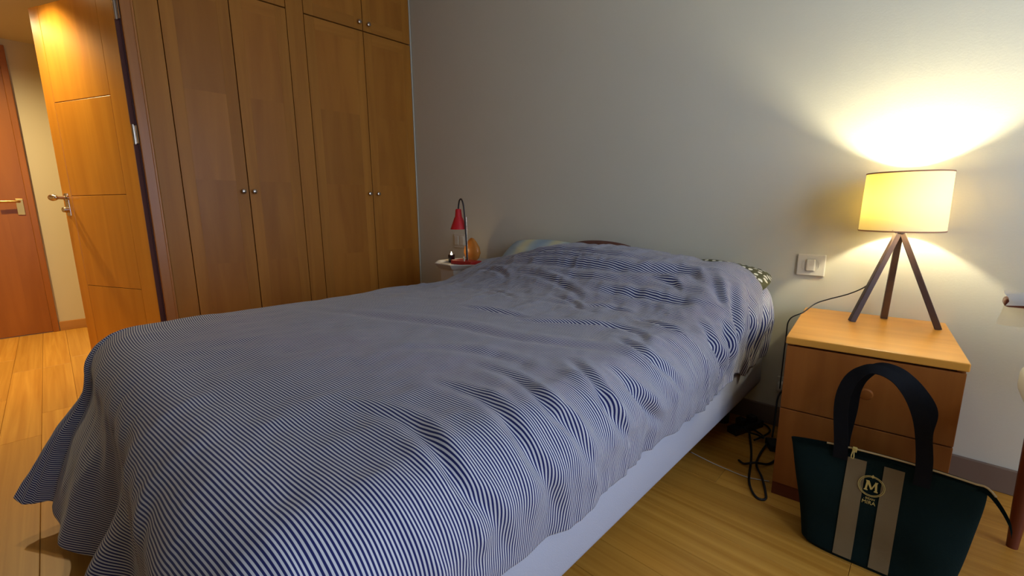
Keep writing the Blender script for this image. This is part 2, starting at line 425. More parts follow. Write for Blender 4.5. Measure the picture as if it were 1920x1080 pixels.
# gathers at the foot
foot = sst(YF+.02, YF-.25, T)
H += foot*(.018*vnoise((S-.1*T)*7+50, T*1.5)+.012*vnoise((S)*17+50, T*2))
# creases traced by eye: (points, depth, width)
CR = [([(-1.75, 1.66), (-1.567, 1.647), (-1.223, 1.631), (-0.888, 1.652), (-0.654, 1.709), (-0.561, 1.652), (-0.499, 1.59)], .024, .020),
 ([(-1.0, 1.50), (-0.914, 1.512), (-0.777, 1.527), (-0.632, 1.533), (-0.539, 1.538)], .022, .016),
 ([(-0.535, 1.75), (-0.482, 1.647), (-0.42, 1.584), (-0.358, 1.59)], .026, .016),
 ([(-0.482, 1.80), (-0.424, 1.714), (-0.32, 1.74)], .022, .016),
 ([(-0.583, 1.766), (-0.526, 1.641), (-0.486, 1.579)], .02, .015),
 ([(-1.0, 1.06), (-0.945, 1.087), (-0.821, 1.16), (-0.707, 1.201), (-0.61, 1.191), (-0.552, 1.108)], .014, .013),
 ([(-1.289, 1.046), (-1.126, 1.087), (-0.963, 1.108)], .010, .012),
 ([(-1.506, 1.574), (-1.272, 1.538), (-1.082, 1.486), (-0.976, 1.429)], .016, .014),
 ([(-1.75, .63), (-1.589, 0.683), (-1.355, 0.766), (-1.082, 0.854), (-0.861, 0.895), (-0.72, 0.942), (-0.596, 0.989), (-0.499, 0.994), (-0.433, 1.02)], .010, .024),
 ([(-1.064, 0.564), (-0.896, 0.704), (-0.729, 0.755), (-0.61, 0.719)], .006, .02),
 ([(-0.791, 0.673), (-0.649, 0.673), (-0.521, 0.636), (-0.473, 0.652), (-0.402, 0.688), (-0.318, 0.75)], .013, .014),
 ([(-0.782, 0.538), (-0.623, 0.553), (-0.486, 0.538), (-0.402, 0.569), (-0.292, 0.626)], .013, .014),
 ([(-0.83, 0.341), (-0.658, 0.403), (-0.486, 0.388), (-0.415, 0.429), (-0.292, 0.481)], .012, .014),
 ([(-0.645, 0.869), (-0.499, 0.797), (-0.424, 0.807), (-0.349, 0.869)], .020, .014),
 ([(-0.557, 0.906), (-0.464, 0.916), (-0.393, 0.968), (-0.332, 1.046)], .020, .014),
 ([(-0.654, 1.113), (-0.504, 1.056), (-0.376, 1.154)], .016, .014),
 ([(-0.486, 1.527), (-0.411, 1.502), (-0.30, 1.55)], .022, .014),
 ([(-0.552, 1.465), (-0.451, 1.413), (-0.332, 1.486)], .018, .014),
 ([(-1.863, 1.61), (-1.629, 1.584), (-1.483, 1.512)], .014, .012),
 ([(-0.777, 1.631), (-0.685, 1.626), (-0.632, 1.595)], .016, .012),
 ([(-1.85, 1.76), (-1.6, 1.73), (-1.3, 1.745), (-1.0, 1.73), (-.75, 1.76)], .014, .014),
 ([(-1.3, 1.58), (-1.1, 1.565), (-.9, 1.575)], .010, .012),
 ([(-.50, 1.93), (-.42, 1.86), (-.36, 1.84), (-.27, 1.86)], .020, .014),
 ([(-.46, 1.99), (-.38, 1.95), (-.26, 1.95)], .018, .012), ([(-.40, 1.79), (-.34, 1.77), (-.25, 1.80)], .018, .012),
 ([(-1.72, 1.70), (-1.5, 1.685), (-1.2, 1.69), (-.95, 1.70)], .012, .010), ([(-1.15, 1.42), (-1.0, 1.38), (-.9, 1.30)], .010, .012),
 ([(-.95, 1.36), (-.86, 1.40), (-.72, 1.40)], .009, .010), ([(-1.5, 1.36), (-1.35, 1.34), (-1.2, 1.28)], .008, .012),
 ([(-.72, 1.35), (-.6, 1.32), (-.5, 1.30)], .012, .012),
 ([(-1.25, 1.30), (-1.0, 1.34), (-.8, 1.30)], .006, .016)]
for pts, dep, wid in CR:
    Q = np.array([list(v) for v in smooth_path([(a, b_, 0) for a, b_ in pts], 6)])[:, :2]
    best = np.full(S.shape, 9.); sgn = np.zeros(S.shape); par = np.zeros(S.shape); m = len(Q)-1
    lo = Q.min(0)-.12; hi = Q.max(0)+.12
    mask = (S > lo[0]) & (S < hi[0]) & (T > lo[1]) & (T < hi[1])
    ss, tt = S[mask], T[mask]; bb_ = np.full(ss.shape, 9.); sg = np.zeros(ss.shape); pr = np.zeros(ss.shape)
    for i in range(m):
        a = Q[i]; v = Q[i+1]-a; L2 = v@v+1e-12
        w = np.clip(((ss-a[0])*v[0]+(tt-a[1])*v[1])/L2, 0, 1); ex = ss-a[0]-w*v[0]; ey = tt-a[1]-w*v[1]; dist = np.hypot(ex, ey)
        c = dist < bb_; bb_[c] = dist[c]; sg[c] = np.sign(v[0]*ey-v[1]*ex)[c]; pr[c] = ((i+w)/m)[c]
    env = np.minimum(1, np.minimum(pr, 1-pr)*2.6)
    x_ = bb_*sg/wid
    H[mask] += dep*env*(-.75*np.exp(-x_**2)+.65*np.exp(-(x_-1.9)**2/1.6)+.35*np.exp(-(x_+2.1)**2/2.2))
P = P+N*H[..., None]
P[..., 2] = np.maximum(P[..., 2], .006)
P[..., 1] = np.minimum(P[..., 1], 2.075)
verts = P.reshape(-1, 3)
idx = np.arange(NS*NT).reshape(NT, NS)
faces = np.stack([idx[:-1, :-1], idx[:-1, 1:], idx[1:, 1:], idx[1:, :-1]], -1).reshape(-1, 4)
me = bpy.data.meshes.new('duvet'); me.from_pydata(verts.tolist(), [], faces.tolist())
uv = me.uv_layers.new(name='cloth'); vi = np.empty(len(me.loops), dtype=np.int32); me.loops.foreach_get('vertex_index', vi)
V_ = T-.10*(S+1.2)*(1-sst(.2, 1.3, T))*sst(XL-.3, XL+.3, S)
uvc = np.stack([S.reshape(-1), V_.reshape(-1)], -1)[vi]; uv.data.foreach_set('uv', uvc.astype(np.float32).reshape(-1))
for p in me.polygons: p.use_smooth = True
duvet = bpy.data.objects.new('duvet', me); C.objects.link(duvet)
tag(duvet, 'rumpled duvet with fine navy and white stripes spread over the bed', 'duvet')
sm = duvet.modifiers.new('thickness', 'SOLIDIFY'); sm.thickness = .012; sm.offset = -1
M_stripe = bpy.data.materials.new('striped_cotton'); M_stripe.use_nodes = True
nt = M_stripe.node_tree; b = nt.nodes['Principled BSDF']; b.inputs['Roughness'].default_value = .85; b.inputs['Specular IOR Level'].default_value = .15; b.inputs['Sheen Weight'].default_value = .15
uvn = nt.nodes.new('ShaderNodeUVMap'); uvn.uv_map = 'cloth'; sp = nt.nodes.new('ShaderNodeSeparateXYZ'); nt.links.new(uvn.outputs[0], sp.inputs[0])
dv = nt.nodes.new('ShaderNodeMath'); dv.operation = 'DIVIDE'; dv.inputs[1].default_value = .0061; nt.links.new(sp.outputs[1], dv.inputs[0])
fr = nt.nodes.new('ShaderNodeMath'); fr.operation = 'FRACT'; nt.links.new(dv.outputs[0], fr.inputs[0])
pp = nt.nodes.new('ShaderNodeMath'); pp.operation = 'PINGPONG'; pp.inputs[1].default_value = .5; nt.links.new(fr.outputs[0], pp.inputs[0])
st = nt.nodes.new('ShaderNodeMapRange'); st.inputs[1].default_value = .22; st.inputs[2].default_value = .29; nt.links.new(pp.outputs[0], st.inputs[0])
mx = nt.nodes.new('ShaderNodeMix'); mx.data_type = 'RGBA'; mx.inputs[6].default_value = lin((28, 33, 84)); mx.inputs[7].default_value = lin((192, 190, 190))
nt.links.new(st.outputs[0], mx.inputs[0]); nt.links.new(mx.outputs[2], b.inputs['Base Color'])
me.materials.append(M_stripe)

# pillows leaning on the wall behind the duvet
def pillow(name, label, loc, size, tilt, m, rz=0, sag=0):
    w, h, th = size; n = 36; b = bmesh.new()
    for sgn in (1, -1):
        g = []
        for j in range(n+1):
            row = []
            for i in range(n+1):
                a, c = -1+2*i/n, -1+2*j/n
                e = (1-abs(a)**3.2)*(1-abs(c)**3.2)
                pin = 1-.07*(abs(a)*abs(c))**1.5
                wr = .012*float(vnoise(np.array([a*4+loc[0]*9+5]), np.array([c*4+3*sgn]))[0])
                row.append(b.verts.new((a*w/2*(1-.05*c*c)*pin, c*h/2*(1-.05*a*a)*pin, sgn*(th/2*max(e, 0)**.55+wr*e)-sag*a*a)))
            g.append(row)
        for j in range(n):
            for i in range(n): b.faces.new((g[j][i], g[j][i+1], g[j+1][i+1], g[j+1][i]))
    bmesh.ops.remove_doubles(b, verts=b.verts, dist=.0004)
    o = obj(name, b, m, None, loc, 0, True); o.rotation_euler = (tilt, 0, rz)
    return tag(o, label, 'pillow', 'pillows at the head of the bed')
def blotch(name, cols, scale):
    m = bpy.data.materials.new(name); m.use_nodes = True; nt = m.node_tree; b = nt.nodes['Principled BSDF']; b.inputs['Roughness'].default_value = .9
    tc = nt.nodes.new('ShaderNodeTexCoord'); wv = nt.nodes.new('ShaderNodeTexWave'); wv.bands_direction = 'X'; wv.inputs['Scale'].default_value = scale; wv.inputs['Distortion'].default_value = .6
    cr = nt.nodes.new('ShaderNodeValToRGB'); e = cr.color_ramp.elements
    e[0].position = 0; e[0].color = lin(cols[0]); e[1].position = 1; e[1].color = lin(cols[-1])
    for i, c in enumerate(cols[1:-1]): q = e.new((i+1)/(len(cols)-1)); q.color = lin(c)
    nt.links.new(tc.outputs['Object'], wv.inputs['Vector']); nt.links.new(wv.outputs['Fac'], cr.inputs['Fac']); nt.links.new(cr.outputs[0], b.inputs['Base Color'])
    return m
M_pale = blotch('pale_pillow_cotton', [(150, 168, 180), (172, 184, 180), (206, 200, 160)], 1.5)
M_brown = mat('brown_pillow_cotton', (92, 52, 36), .9, noise=.1)
# dark olive cotton with white dots
M_dots = bpy.data.materials.new('dotted_pillow_cotton'); M_dots.use_nodes = True; nt = M_dots.node_tree; b = nt.nodes['Principled BSDF']; b.inputs['Roughness'].default_value = .9
tc = nt.nodes.new('ShaderNodeTexCoord'); vo = nt.nodes.new('ShaderNodeTexVoronoi'); vo.inputs['Scale'].default_value = 36; vo.inputs['Randomness'].default_value = .35; vo.voronoi_dimensions = '2D'
rg = nt.nodes.new('ShaderNodeMapRange'); rg.inputs[1].default_value = .27; rg.inputs[2].default_value = .31; rg.inputs[3].default_value = 1; rg.inputs[4].default_value = 0
mx = nt.nodes.new('ShaderNodeMix'); mx.data_type = 'RGBA'; mx.inputs[6].default_value = lin((74, 74, 44)); mx.inputs[7].default_value = lin((226, 224, 206))
nt.links.new(tc.outputs['Object'], vo.inputs['Vector']); nt.links.new(vo.outputs['Distance'], rg.inputs[0]); nt.links.new(rg.outputs[0], mx.inputs[0]); nt.links.new(mx.outputs[2], b.inputs['Base Color'])
pillow('pillow', 'pale blue and cream pillow behind the duvet on the small round table side', (-1.68, 1.95, .655), (.52, .32, .10), math.radians(42), M_pale, math.radians(3))
pillow('pillow', 'dark brown pillow showing as a narrow strip above the duvet', (-1.30, 1.955, .673), (.40, .30, .10), math.radians(42), M_brown, math.radians(-2))
pillow('pillow', 'dark olive pillow with white dots at the corner nearest the bedside table lamp', (-.752, 1.94, .652), (.60, .31, .13), math.radians(10), M_dots, math.radians(-3))

# ------------------------------------------------------------------ nightstand
NR = math.radians(5)
ns = thing('nightstand', 'light wood bedside cabinet with one knobbed drawer standing right of the bed', 'nightstand', (-.304, 1.568, 0), NR)
NW, ND, NH = .412, .515, .553
obj('side_panel', box(.004, .020, .020, ND, .045, .527), M_night_shaded, ns); obj('side_panel', box(NW-.020, NW-.004, .020, ND, .045, .527), M_night_shaded, ns)
obj('back_panel', box(.020, NW-.020, ND-.012, ND, .045, .527), M_night_shaded, ns)
obj('inner_box', box(.021, NW-.021, .024, ND-.013, .05, .523), M_gap, ns)
obj('top', box(0, NW, 0, ND+.008, .530, NH, bev=.003), M_night_lit, ns)
dr = obj('drawer', box(.004, NW-.004, .004, .020, .3155, .5235, bev=.0015), M_night_shaded, ns)
obj('knob', lathe([(.008, 0), (.008, -.010), (.0155, -.015), (.0175, -.021), (.014, -.027), (.005, -.029)], 24, (.212, .004, .422), ax='y'), M_night_shaded, dr, smooth='auto')
obj('door', box(.004, NW-.004, .004, .020, .048, .3120, bev=.0015), M_night_shaded, ns)
obj('plinth', box(.004, NW-.004, .012, ND, 0, .046), M_plinth, ns)

# ------------------------------------------------------------------ tripod table lamp
TL = thing('table_lamp', 'lit table lamp with drum shade on a dark wooden tripod', 'lamp', (-.088, 1.978, NH), 0)
ap = Vector((0, 0, .318)); feet = [(-.093, -.045, 0), (.131, .012, 0), (-.014, .086, 0)]
for i, f_ in enumerate(feet):
    f_ = Vector(f_); t = (ap-f_).normalized()
    side_ = Vector((f_.x, f_.y, 0)).normalized().cross(Vector((0, 0, 1)))
    b = bar(f_, ap+t*.004-Vector((f_.x, f_.y, 0)).normalized()*(-.004), .018, .016, .020, .018, up=side_)
    bmesh.ops.bisect_plane(b, geom=b.verts[:]+b.edges[:]+b.faces[:], plane_co=(0, 0, .0005), plane_no=(0, 0, 1), clear_inner=True)
    obj('leg', b, M_lampwood, TL)
obj('collar', lathe([(.014, .312), (.016, .318), (.012, .330), (.008, .345), (.008, .372)], 20), M_steel, TL, smooth='auto')
SZ0, SZ1, SR0, SR1 = .322, .510, .1125, .1095
M_shade = bpy.data.materials.new('lamp_shade_fabric'); M_shade.use_nodes = True; nt = M_shade.node_tree; nt.nodes.remove(nt.nodes['Principled BSDF'])
df = nt.nodes.new('ShaderNodeBsdfDiffuse'); df.inputs[0].default_value = lin((236, 226, 196)); ts = nt.nodes.new('ShaderNodeBsdfTranslucent'); ts.inputs[0].default_value = (1.0, .68, .12, 1)
ms = nt.nodes.new('ShaderNodeMixShader'); ms.inputs[0].default_value = .05
nt.links.new(df.outputs[0], ms.inputs[1]); nt.links.new(ts.outputs[0], ms.inputs[2]); nt.links.new(ms.outputs[0], nt.nodes['Material Output'].inputs[0])
shb = lathe([(SR0, SZ0), (SR1, SZ1)], 64, cap=False)
shade = obj('shade', shb, M_shade, TL, smooth=True)
M_rim = mat('shade_rim', (176, 128, 96), .7)
for rad, z in ((SR0, SZ0), (SR1, SZ1)):
    tb = lathe([(rad+.0012*math.cos(a), z+.0022*math.sin(a)) for a in [2*PI*i/8 for i in range(8)]], 64, close=True)
    obj('rim', tb, M_rim, shade, smooth=True)
sp_ = bmesh.new()
for i in range(3):
    a = 2*PI*i/3+.4; tube([(.010*math.cos(a), .010*math.sin(a), .372), (SR0*.998*math.cos(a), SR0*.998*math.sin(a), SZ0+.004)], .0015, 6, bm=sp_)
obj('shade_carrier', sp_, M_steel, TL)
obj('bulb_shield', lathe([(.014, .362), (.015, .378), (.0235, .398), (.0225, .398), (.012, .384)], 24), M_plastic, TL, smooth='auto')  # unseen cup added to hold back the bulb's downward light
bl = bmesh.new(); bmesh.ops.create_uvsphere(bl, u_segments=20, v_segments=12, radius=.021); bmesh.ops.translate(bl, vec=(0, 0, .412), verts=bl.verts)
bulb = obj('bulb', bl, emit('bulb_glow', (1, .93, .66), LAMP/(4*PI*PI*.021**2)), TL, smooth=True)
obj('cord', tube(smooth_path([(-.050, -.010, .155), (-.075, .01, .118), (-.120, .025, .085), (-.175, .03, .058), (-.215, .02, .036), (-.245, -.02, .004), (-.285, -.03, -.03), (-.300, .02, -.12), (-.31, .06, -.35)], 6), .0023, 8), M_black, TL, smooth=True)

# ------------------------------------------------------------------ wall switch and sockets
sw = thing('light_switch', 'cream double-width light switch plate on the wall beside the table lamp', 'switch', (-.351, 2.12, .723))
obj('plate', box(-.048, .048, -.010, 0, -.043, .043, bev=.003), M_plastic, sw)
obj('ring', lathe([(.030, -.0102), (.030, -.0115), (.028, -.0115), (.028, -.0102)], 32, ax='y', cap=False), M_plastic, sw, smooth='auto')
obj('rocker', box(-.016, .016, -.0165, -.010, -.024, .024, bev=.004), M_plastic, sw)
so = thing('wall_socket', 'white wall socket low between the bed and the bedside cabinet', 'socket', (-.405, 2.12, .195))
obj('plate', box(-.022, .060, -.010, 0, -.035, .035, bev=.003), M_plastic, so); obj('plug', box(-.012, .03, -.045, -.010, -.02, .018, bev=.005), M_plastic, so)
s2 = thing('wall_switch', 'cream double wall switch above the small round table', 'switch', (-2.568, 2.12, .720))
obj('plate', box(-.065, .065, -.009, 0, -.055, .050, bev=.003), M_plastic, s2)
for x in (-.03, .03): obj('rocker', box(x-.022, x+.022, -.014, -.009, -.034, .034, bev=.003), M_plastic, s2)

# ------------------------------------------------------------------ small round table by the wall, with what stands on it
TX, TY, TZ = -2.205, 1.86, .616
rt = thing('side_table', 'small white octagonal side table between wardrobe and bed', 'table', (TX, TY, 0), PI/8)
obj('tray_top', lathe([(.182, TZ-.032), (.206, TZ-.004), (.206, TZ), (.197, TZ), (.182, TZ-.014), (.002, TZ-.014)], 8, (0, 0, 0)), M_white, rt)
obj('apron', lathe([(.165, TZ-.14), (.168, TZ-.0325)], 8), M_white, rt)
obj('pedestal', lathe([(.03, .02), (.035, .2), (.03, .36), (.10, TZ-.14)], 20), M_white, rt, smooth='auto')
obj('foot', lathe([(.15, 0), (.15, .012), (.05, .03), (.03, .05)], 24), M_white, rt, smooth='auto')
TT = TZ-.0139
# candle in dark glass
ca = thing('candle', 'small lit candle in a dark glass on the round table', 'candle', (-2.325, 1.84, TT))
M_cglass = mat('smoked_glass', (34, 24, 24), .15, spec=.6)
obj('glass', lathe([(.020, 0), (.0215, .004), (.0225, .052), (.0205, .052), (.0195, .036), (.001, .036)], 24, cap=True), M_cglass, ca, smooth='auto')
obj('wax', lathe([(.0193, .0365), (.0193, .041), (.002, .040)], 20), M_white, ca)
fl_ = obj('flame', lathe([(.001, .041), (.005, .046), (.0065, .052), (.004, .062), (.0008, .071)], 12), emit('flame_glow', (1, .80, .50), 14), ca, smooth=True)
cl = bpy.data.lights.new('flame_light', 'POINT'); cl.energy = .12; cl.color = (1, .72, .38); cl.shadow_soft_size = .006
clo = bpy.data.objects.new('flame_light', cl); C.objects.link(clo); clo.parent = ca; clo.location = (0, 0, .085)
# red gooseneck lamp
M_red = mat('red_enamel', (196, 26, 34), .4); M_redb = mat('red_base', (178, 34, 30), .5)
rl = thing('desk_lamp', 'red reading lamp with a curved dark gooseneck on the round table', 'lamp', (-2.180, 1.84, TT))
obj('base', box(-.085, .115, -.055, .035, 0, .026, bev=.003), M_redb, rl)
neck = smooth_path([(.012, .0, .026), (.010, .0, .12), (.004, .0, .25), (-.004, 0, .34), (-.012, 0, .385), (-.028, 0, .412), (-.046, 0, .405), (-.056, 0, .375), (-.060, 0, .352)], 6)
obj('gooseneck', tube(neck, .0048, 10), M_dark, rl, smooth=True)
obj('stem', tube([(.022, 0, .026), (.016, 0, .30)], .0022, 8), M_steel, rl)
sh = obj('shade', lathe([(.014, .352), (.019, .344), (.023, .302), (.027, .296), (.055, .222), (.053, .222), (.025, .295), (.020, .302)], 32, (-.060, 0, 0), cap=False), M_red, rl, smooth='auto')
obj('switch_lever', tube([(.022, -.03, .052), (.05, -.052, .022)], .0035, 8), M_plastic, rl)
obj('pivot', lathe([(.006, .026), (.006, .05), (.003, .056)], 12, (.018, -.028, 0)), M_steel, rl, smooth='auto')
# egg shaped wooden ornament
eg = thing('wooden_egg', 'orange wooden egg-shaped ornament leaning behind the red lamp', 'ornament', (-2.235, 1.945, TT))
M_egg = wood('egg_wood', (184, 110, 40), (204, 130, 54), 'z', rough=.4, grain=20)
pr_ = [(.002, 0), (.030, .004), (.062, .030), (.074, .062), (.066, .100), (.040, .135), (.018, .156), (.002, .162)]
eb = lathe(pr_, 32); bmesh.ops.scale(eb, vec=(1, .5, 1), verts=eb.verts)
obj('body', eb, M_egg, eg, smooth=True)

# ------------------------------------------------------------------ tote bag in front of the nightstand
BC = (-.178+.137, 1.455, 0); BA = math.radians(-1)
bag = thing('tote_bag', 'dark green tote bag with two beige stripes and black handles on the floor', 'bag', BC, BA)
M_green = mat('dark_green_felt', (18, 32, 29), .95, spec=.1, noise=.25, nscale=14, bump=.3, bscale=300)
M_strap = mat('black_webbing', (12, 13, 16), .8, spec=.2, bump=.3, bscale=700)
M_beige = mat('beige_band', (168, 144, 102), .8, spec=.2, noise=.10, nscale=16, bump=.3, bscale=60)
M_gold = mat('gold_thread', (196, 170, 90), .6)
M_zip = mat('cream_zip', (190, 164, 112), .6)
BH = .30
def bag_w(v, x=-1): return (.142+.058*v**1.15)*(1+.22*(1-v)**.7*(1 if x > 0 else 0))
def bag_d(v): return .070*(1-.80*v**1.1)+.0
def bag_tilt(x, v): return .010*x/.2*v      # the right end of the top sits a little higher
def bag_front(x, z):
    v = min(max(z/BH, 0), 1); w = bag_w(v, x); q = min(abs(x/w), .999)
    return -bag_d(v)*(1-q**4)**.25+.006*math.sin(x*21+1)*v*(1-v)*3+.004*math.sin(z*31+x*9)
b = bmesh.new(); rings = []
NR_, NV = 72, 26
for j in range(NV+1):
    v = j/NV; w, dd = bag_w(v), bag_d(v); ring = []
    if j == 0: w -= .008; dd -= .008
    for i in range(NR_):
        a = 2*PI*i/NR_; cx_, sy_ = math.cos(a), math.sin(a)
        e = (abs(cx_)**4+abs(sy_)**4)**-.25
        x = w*cx_*e*(bag_w(v, 1)/bag_w(v) if cx_ > 0 else 1); y = dd*sy_*e
        y += (.006*math.sin(x*21+1)*v*(1-v)*3+.004*math.sin(v*BH*31+x*9))*(1 if sy_ < 0 else -.5)
        ring.append(b.verts.new((x, y, .0+v*BH+bag_tilt(x, v)+(-.012*(x/w)**2*v))))
    rings.append(ring)
for A, B in zip(rings, rings[1:]):
    for i in range(NR_): b.faces.new((A[i], A[(i+1) % NR_], B[(i+1) % NR_], B[i]))
b.faces.new(rings[0][::-1])
# inside of the mouth
inn = [b.verts.new((v_.co.x*.97, v_.co.y*.5, v_.co.z-.012)) for v_ in rings[-1]]
for i in range(NR_): b.faces.new((rings[-1][i], rings[-1][(i+1) % NR_], inn[(i+1) % NR_], inn[i]))
b.faces.new(inn)
obj('body', b, M_green, bag, smooth='auto')
def patch(x0, x1, z0, z1, off, nx=8, nz=24, th=.0015):
    b = bmesh.new(); g = []
    for j in range(nz+1):
        row = []
        for i in range(nx+1):
            x = x0+(x1-x0)*i/nx; z = z0+(z1-z0)*j/nz
            row.append(b.verts.new((x, bag_front(x, z)-off, z+bag_tilt(x, z/BH))))
        g.append(row)
    for j in range(nz):
        for i in range(nx): b.faces.new((g[j][i], g[j][i+1], g[j+1][i+1], g[j+1][i]))
    rr_ = bmesh.ops.solidify(b, geom=b.faces[:], thickness=th)
    return b
for x0 in (-.061, .016): obj('beige_stripe', patch(x0, x0+.041, .012, .282, .0022), M_beige, bag, smooth='auto')
# emblem: M in a double ring, with small lettering below
def on_front(polys, off):
    """flat polygons (x,z) laid on the front of the bag with a little relief"""
    b = bmesh.new()
    for poly in polys:
        A = [b.verts.new((x, bag_front(x, z)-off-.0012, z)) for x, z in poly]; B = [b.verts.new((x, bag_front(x, z)-off, z)) for x, z in poly]
        n = len(poly); b.faces.new(A); b.faces.new(B[::-1])
        for i in range(n): b.faces.new((A[i], B[i], B[(i+1) % n], A[(i+1) % n]))
    return b
EX, EZ = -.003, .222
em = obj('emblem_ring', tube([(EX+.0275*math.cos(a), bag_front(EX+.0275*math.cos(a), EZ+.0255*math.sin(a))-.0042, EZ+.0255*math.sin(a)) for a in [2*PI*i/48 for i in range(49)]], .0009, 6), M_gold, bag)
obj('emblem_ring', tube([(EX+.0245*math.cos(a), bag_front(EX+.0245*math.cos(a), EZ+.0228*math.sin(a))-.0042, EZ+.0228*math.sin(a)) for a in [2*PI*i/48 for i in range(49)]], .0007, 6), M_gold, bag)
obj('emblem_clasp', on_front([[(EX-.004, EZ+.0245), (EX, EZ+.0205), (EX+.004, EZ+.0245), (EX, EZ+.0295)]], .004), M_gold, bag)
Mp = [[(-.0145, -.0125), (-.0065, -.0125), (-.0065, -.0105), (-.0085, -.0095), (-.0068, .0105), (-.0125, .0125), (-.0112, .0085), (-.0128, -.0095), (-.0145, -.0105)],
      [(-.0115, .0125), (-.0055, .0125), (.0012, -.0035), (-.001, -.0088)],
      [(-.001, -.0088), (.0075, .0125), (.0105, .0125), (.0024, -.0075)],
      [(.0065, .0125), (.0128, .0125), (.0112, .0085), (.0128, -.0095), (.0145, -.0105), (.0145, -.0125), (.0065, -.0125), (.0065, -.0105), (.0083, -.0095)]]
obj('emblem_letter', on_front([[(EX+x, EZ+z) for x, z in p] for p in Mp], .004), M_gold, bag)
def lettering(txt, cx_, cz, h):
    cu = bpy.data.curves.new('t', 'FONT'); cu.body = txt; cu.size = h/.7; cu.align_x = 'CENTER'; cu.extrude = .0004; cu.resolution_u = 2
    o = bpy.data.objects.new('t', cu); C.objects.link(o); bpy.context.view_layer.update()
    me_ = bpy.data.meshes.new_from_object(o.evaluated_get(bpy.context.evaluated_depsgraph_get()))
    bpy.data.objects.remove(o, do_unlink=True)
    b = bmesh.new(); b.from_mesh(me_); bpy.data.meshes.remove(me_)
    for v in b.verts:
        x, z, e = v.co.x+cx_, v.co.y+cz, v.co.z
        v.co = (x, bag_front(x, z)-.0018-e, z)
    return b
obj('lettering', lettering('. BISAN', -.0035, .1865, .0052), M_gold, bag)
obj('lettering', lettering('MIRA', -.0035, .1750, .0088), M_gold, bag)
# zip along the mouth and its pull
zp = [(x, -.012, BH+bag_tilt(x, 1)-.012*(x/.2)**2+.003) for x in np.linspace(-.185, .20, 22)]
zt_ = smooth_path(zp+[(.222, -.018, BH-.022), (.240, -.030, BH-.05), (.247, -.034, BH-.075)], 3)
tape = bmesh.new()
prev = None
for i, p in enumerate(zt_):
    q = (tape.verts.new(p+Vector((0, 0, .004))), tape.verts.new(p+Vector((0, -.004, -.010))))
    if prev: tape.faces.new((prev[0], prev[1], q[1], q[0]))
    prev = q
bmesh.ops.solidify(tape, geom=tape.faces[:], thickness=.0015)
obj('zip_tape', tape, M_green, bag)
obj('zip', tube([p+Vector((0, -.0005, .005)) for p in zt_[12:-7]], .0024, 6), M_zip, bag)
pu = obj('zip_slider', box(-.054, -.044, -.020, -.010, BH-.002, BH+.010, bev=.001), M_gold, bag)
pb = tube([(-.052, -.021, BH+.002), (-.054, -.026, BH-.012), (-.053, -.026, BH-.018), (-.049, -.026, BH-.018), (-.048, -.026, BH-.012), (-.050, -.021, BH+.002)], .0015, 6)
obj('zip_pull', pb, M_gold, pu)
# handles: webbing straps that twist from flat on the panel to edge-on over the top
def strap(path, wid, th=.003):
    P_ = smooth_path(path, 8); n = len(P_); b = bmesh.new(); prev = None
    for i, p in enumerate(P_):
        t = (P_[min(i+1, n-1)]-P_[max(i-1, 0)]).normalized()
        inpl = t.cross(Vector((0, 1, 0))).normalized()
        w = max(abs(t.z)**1.5, .55)                     # vertical legs lie flat, the arch turns edge-on
        dirw = (inpl*w+Vector((0, 1, 0))*(1-w)).normalized()
        nn = t.cross(dirw).normalized()
        wl = wid*(1-.35*(1-w))
        q = [b.verts.new(p+dirw*wl/2+nn*th/2), b.verts.new(p-dirw*wl/2+nn*th/2), b.verts.new(p-dirw*wl/2-nn*th/2), b.verts.new(p+dirw*wl/2-nn*th/2)]
        if prev:
            for k_ in range(4): b.faces.new((prev[k_], prev[(k_+1) % 4], q[(k_+1) % 4], q[k_]))
        else: b.faces.new(q)
        prev = q
    b.faces.new(prev[::-1]); return b
hp = lambda yo, dx, dz: [(-.078, bag_front(-.078, .27)-.003 if yo < 0 else .018, .268), (-.080, -.020 if yo < 0 else .018, .315), (-.090+dx, yo*.8, .40), (-.088+dx, yo, .46), (-.072+dx, yo, .510+dz), (-.040+dx, yo, .540+dz), (.002+dx, yo, .534+dz), (.040+dx, yo, .498+dz), (.066+dx, yo, .445), (.080, yo*.8, .385), (.089, -.020 if yo < 0 else .018, .315), (.090, bag_front(.1, .27)-.003 if yo < 0 else .018, .262)]
obj('handle', strap(hp(-.022, 0, .0), .032), M_strap, bag, smooth='auto')
obj('handle', strap(hp(.030, .016, -.006), .032), M_strap, bag, smooth='auto')

# ------------------------------------------------------------------ wooden armchair at the right edge, with a white throw over it
ac = thing('armchair', 'brown wooden armchair with a white cushion cut off by the right picture edge', 'chair', (.262, 1.775, 0))
M_chair = wood('chair_wood', (96, 46, 28), (120, 60, 36), 'z', rough=.4, grain=30, var=.04)
for (x, y, h) in ((0, 0, .69), (0, -.56, .69), (.52, 0, .92), (.52, -.56, .92)):
    obj('leg', lathe([(.012, 0), (.017, .12), (.022, .36), (.020, .60), (.016, h)], 20, (x, y, 0)), M_chair, ac, smooth='auto')
for y in (0, -.56): obj('armrest', box(-.108, .54, y-.028, y+.028, .688, .712, bev=.008), M_chair, ac)
obj('seat_rail', box(-.012, .012, -.555, -.005, .39, .45, bev=.004), M_chair, ac)
for y in (-.56, 0): obj('seat_rail', box(0, .52, y-.012, y+.012, .39, .45, bev=.004), M_chair, ac)
obj('backrest', box(.508, .532, -.55, -.01, .50, .90, bev=.006), M_chair, ac)
obj('cushion', box(-.055, .50, -.545, .012, .451, .545, bev=.03, seg=4), M_white, ac, smooth='auto')
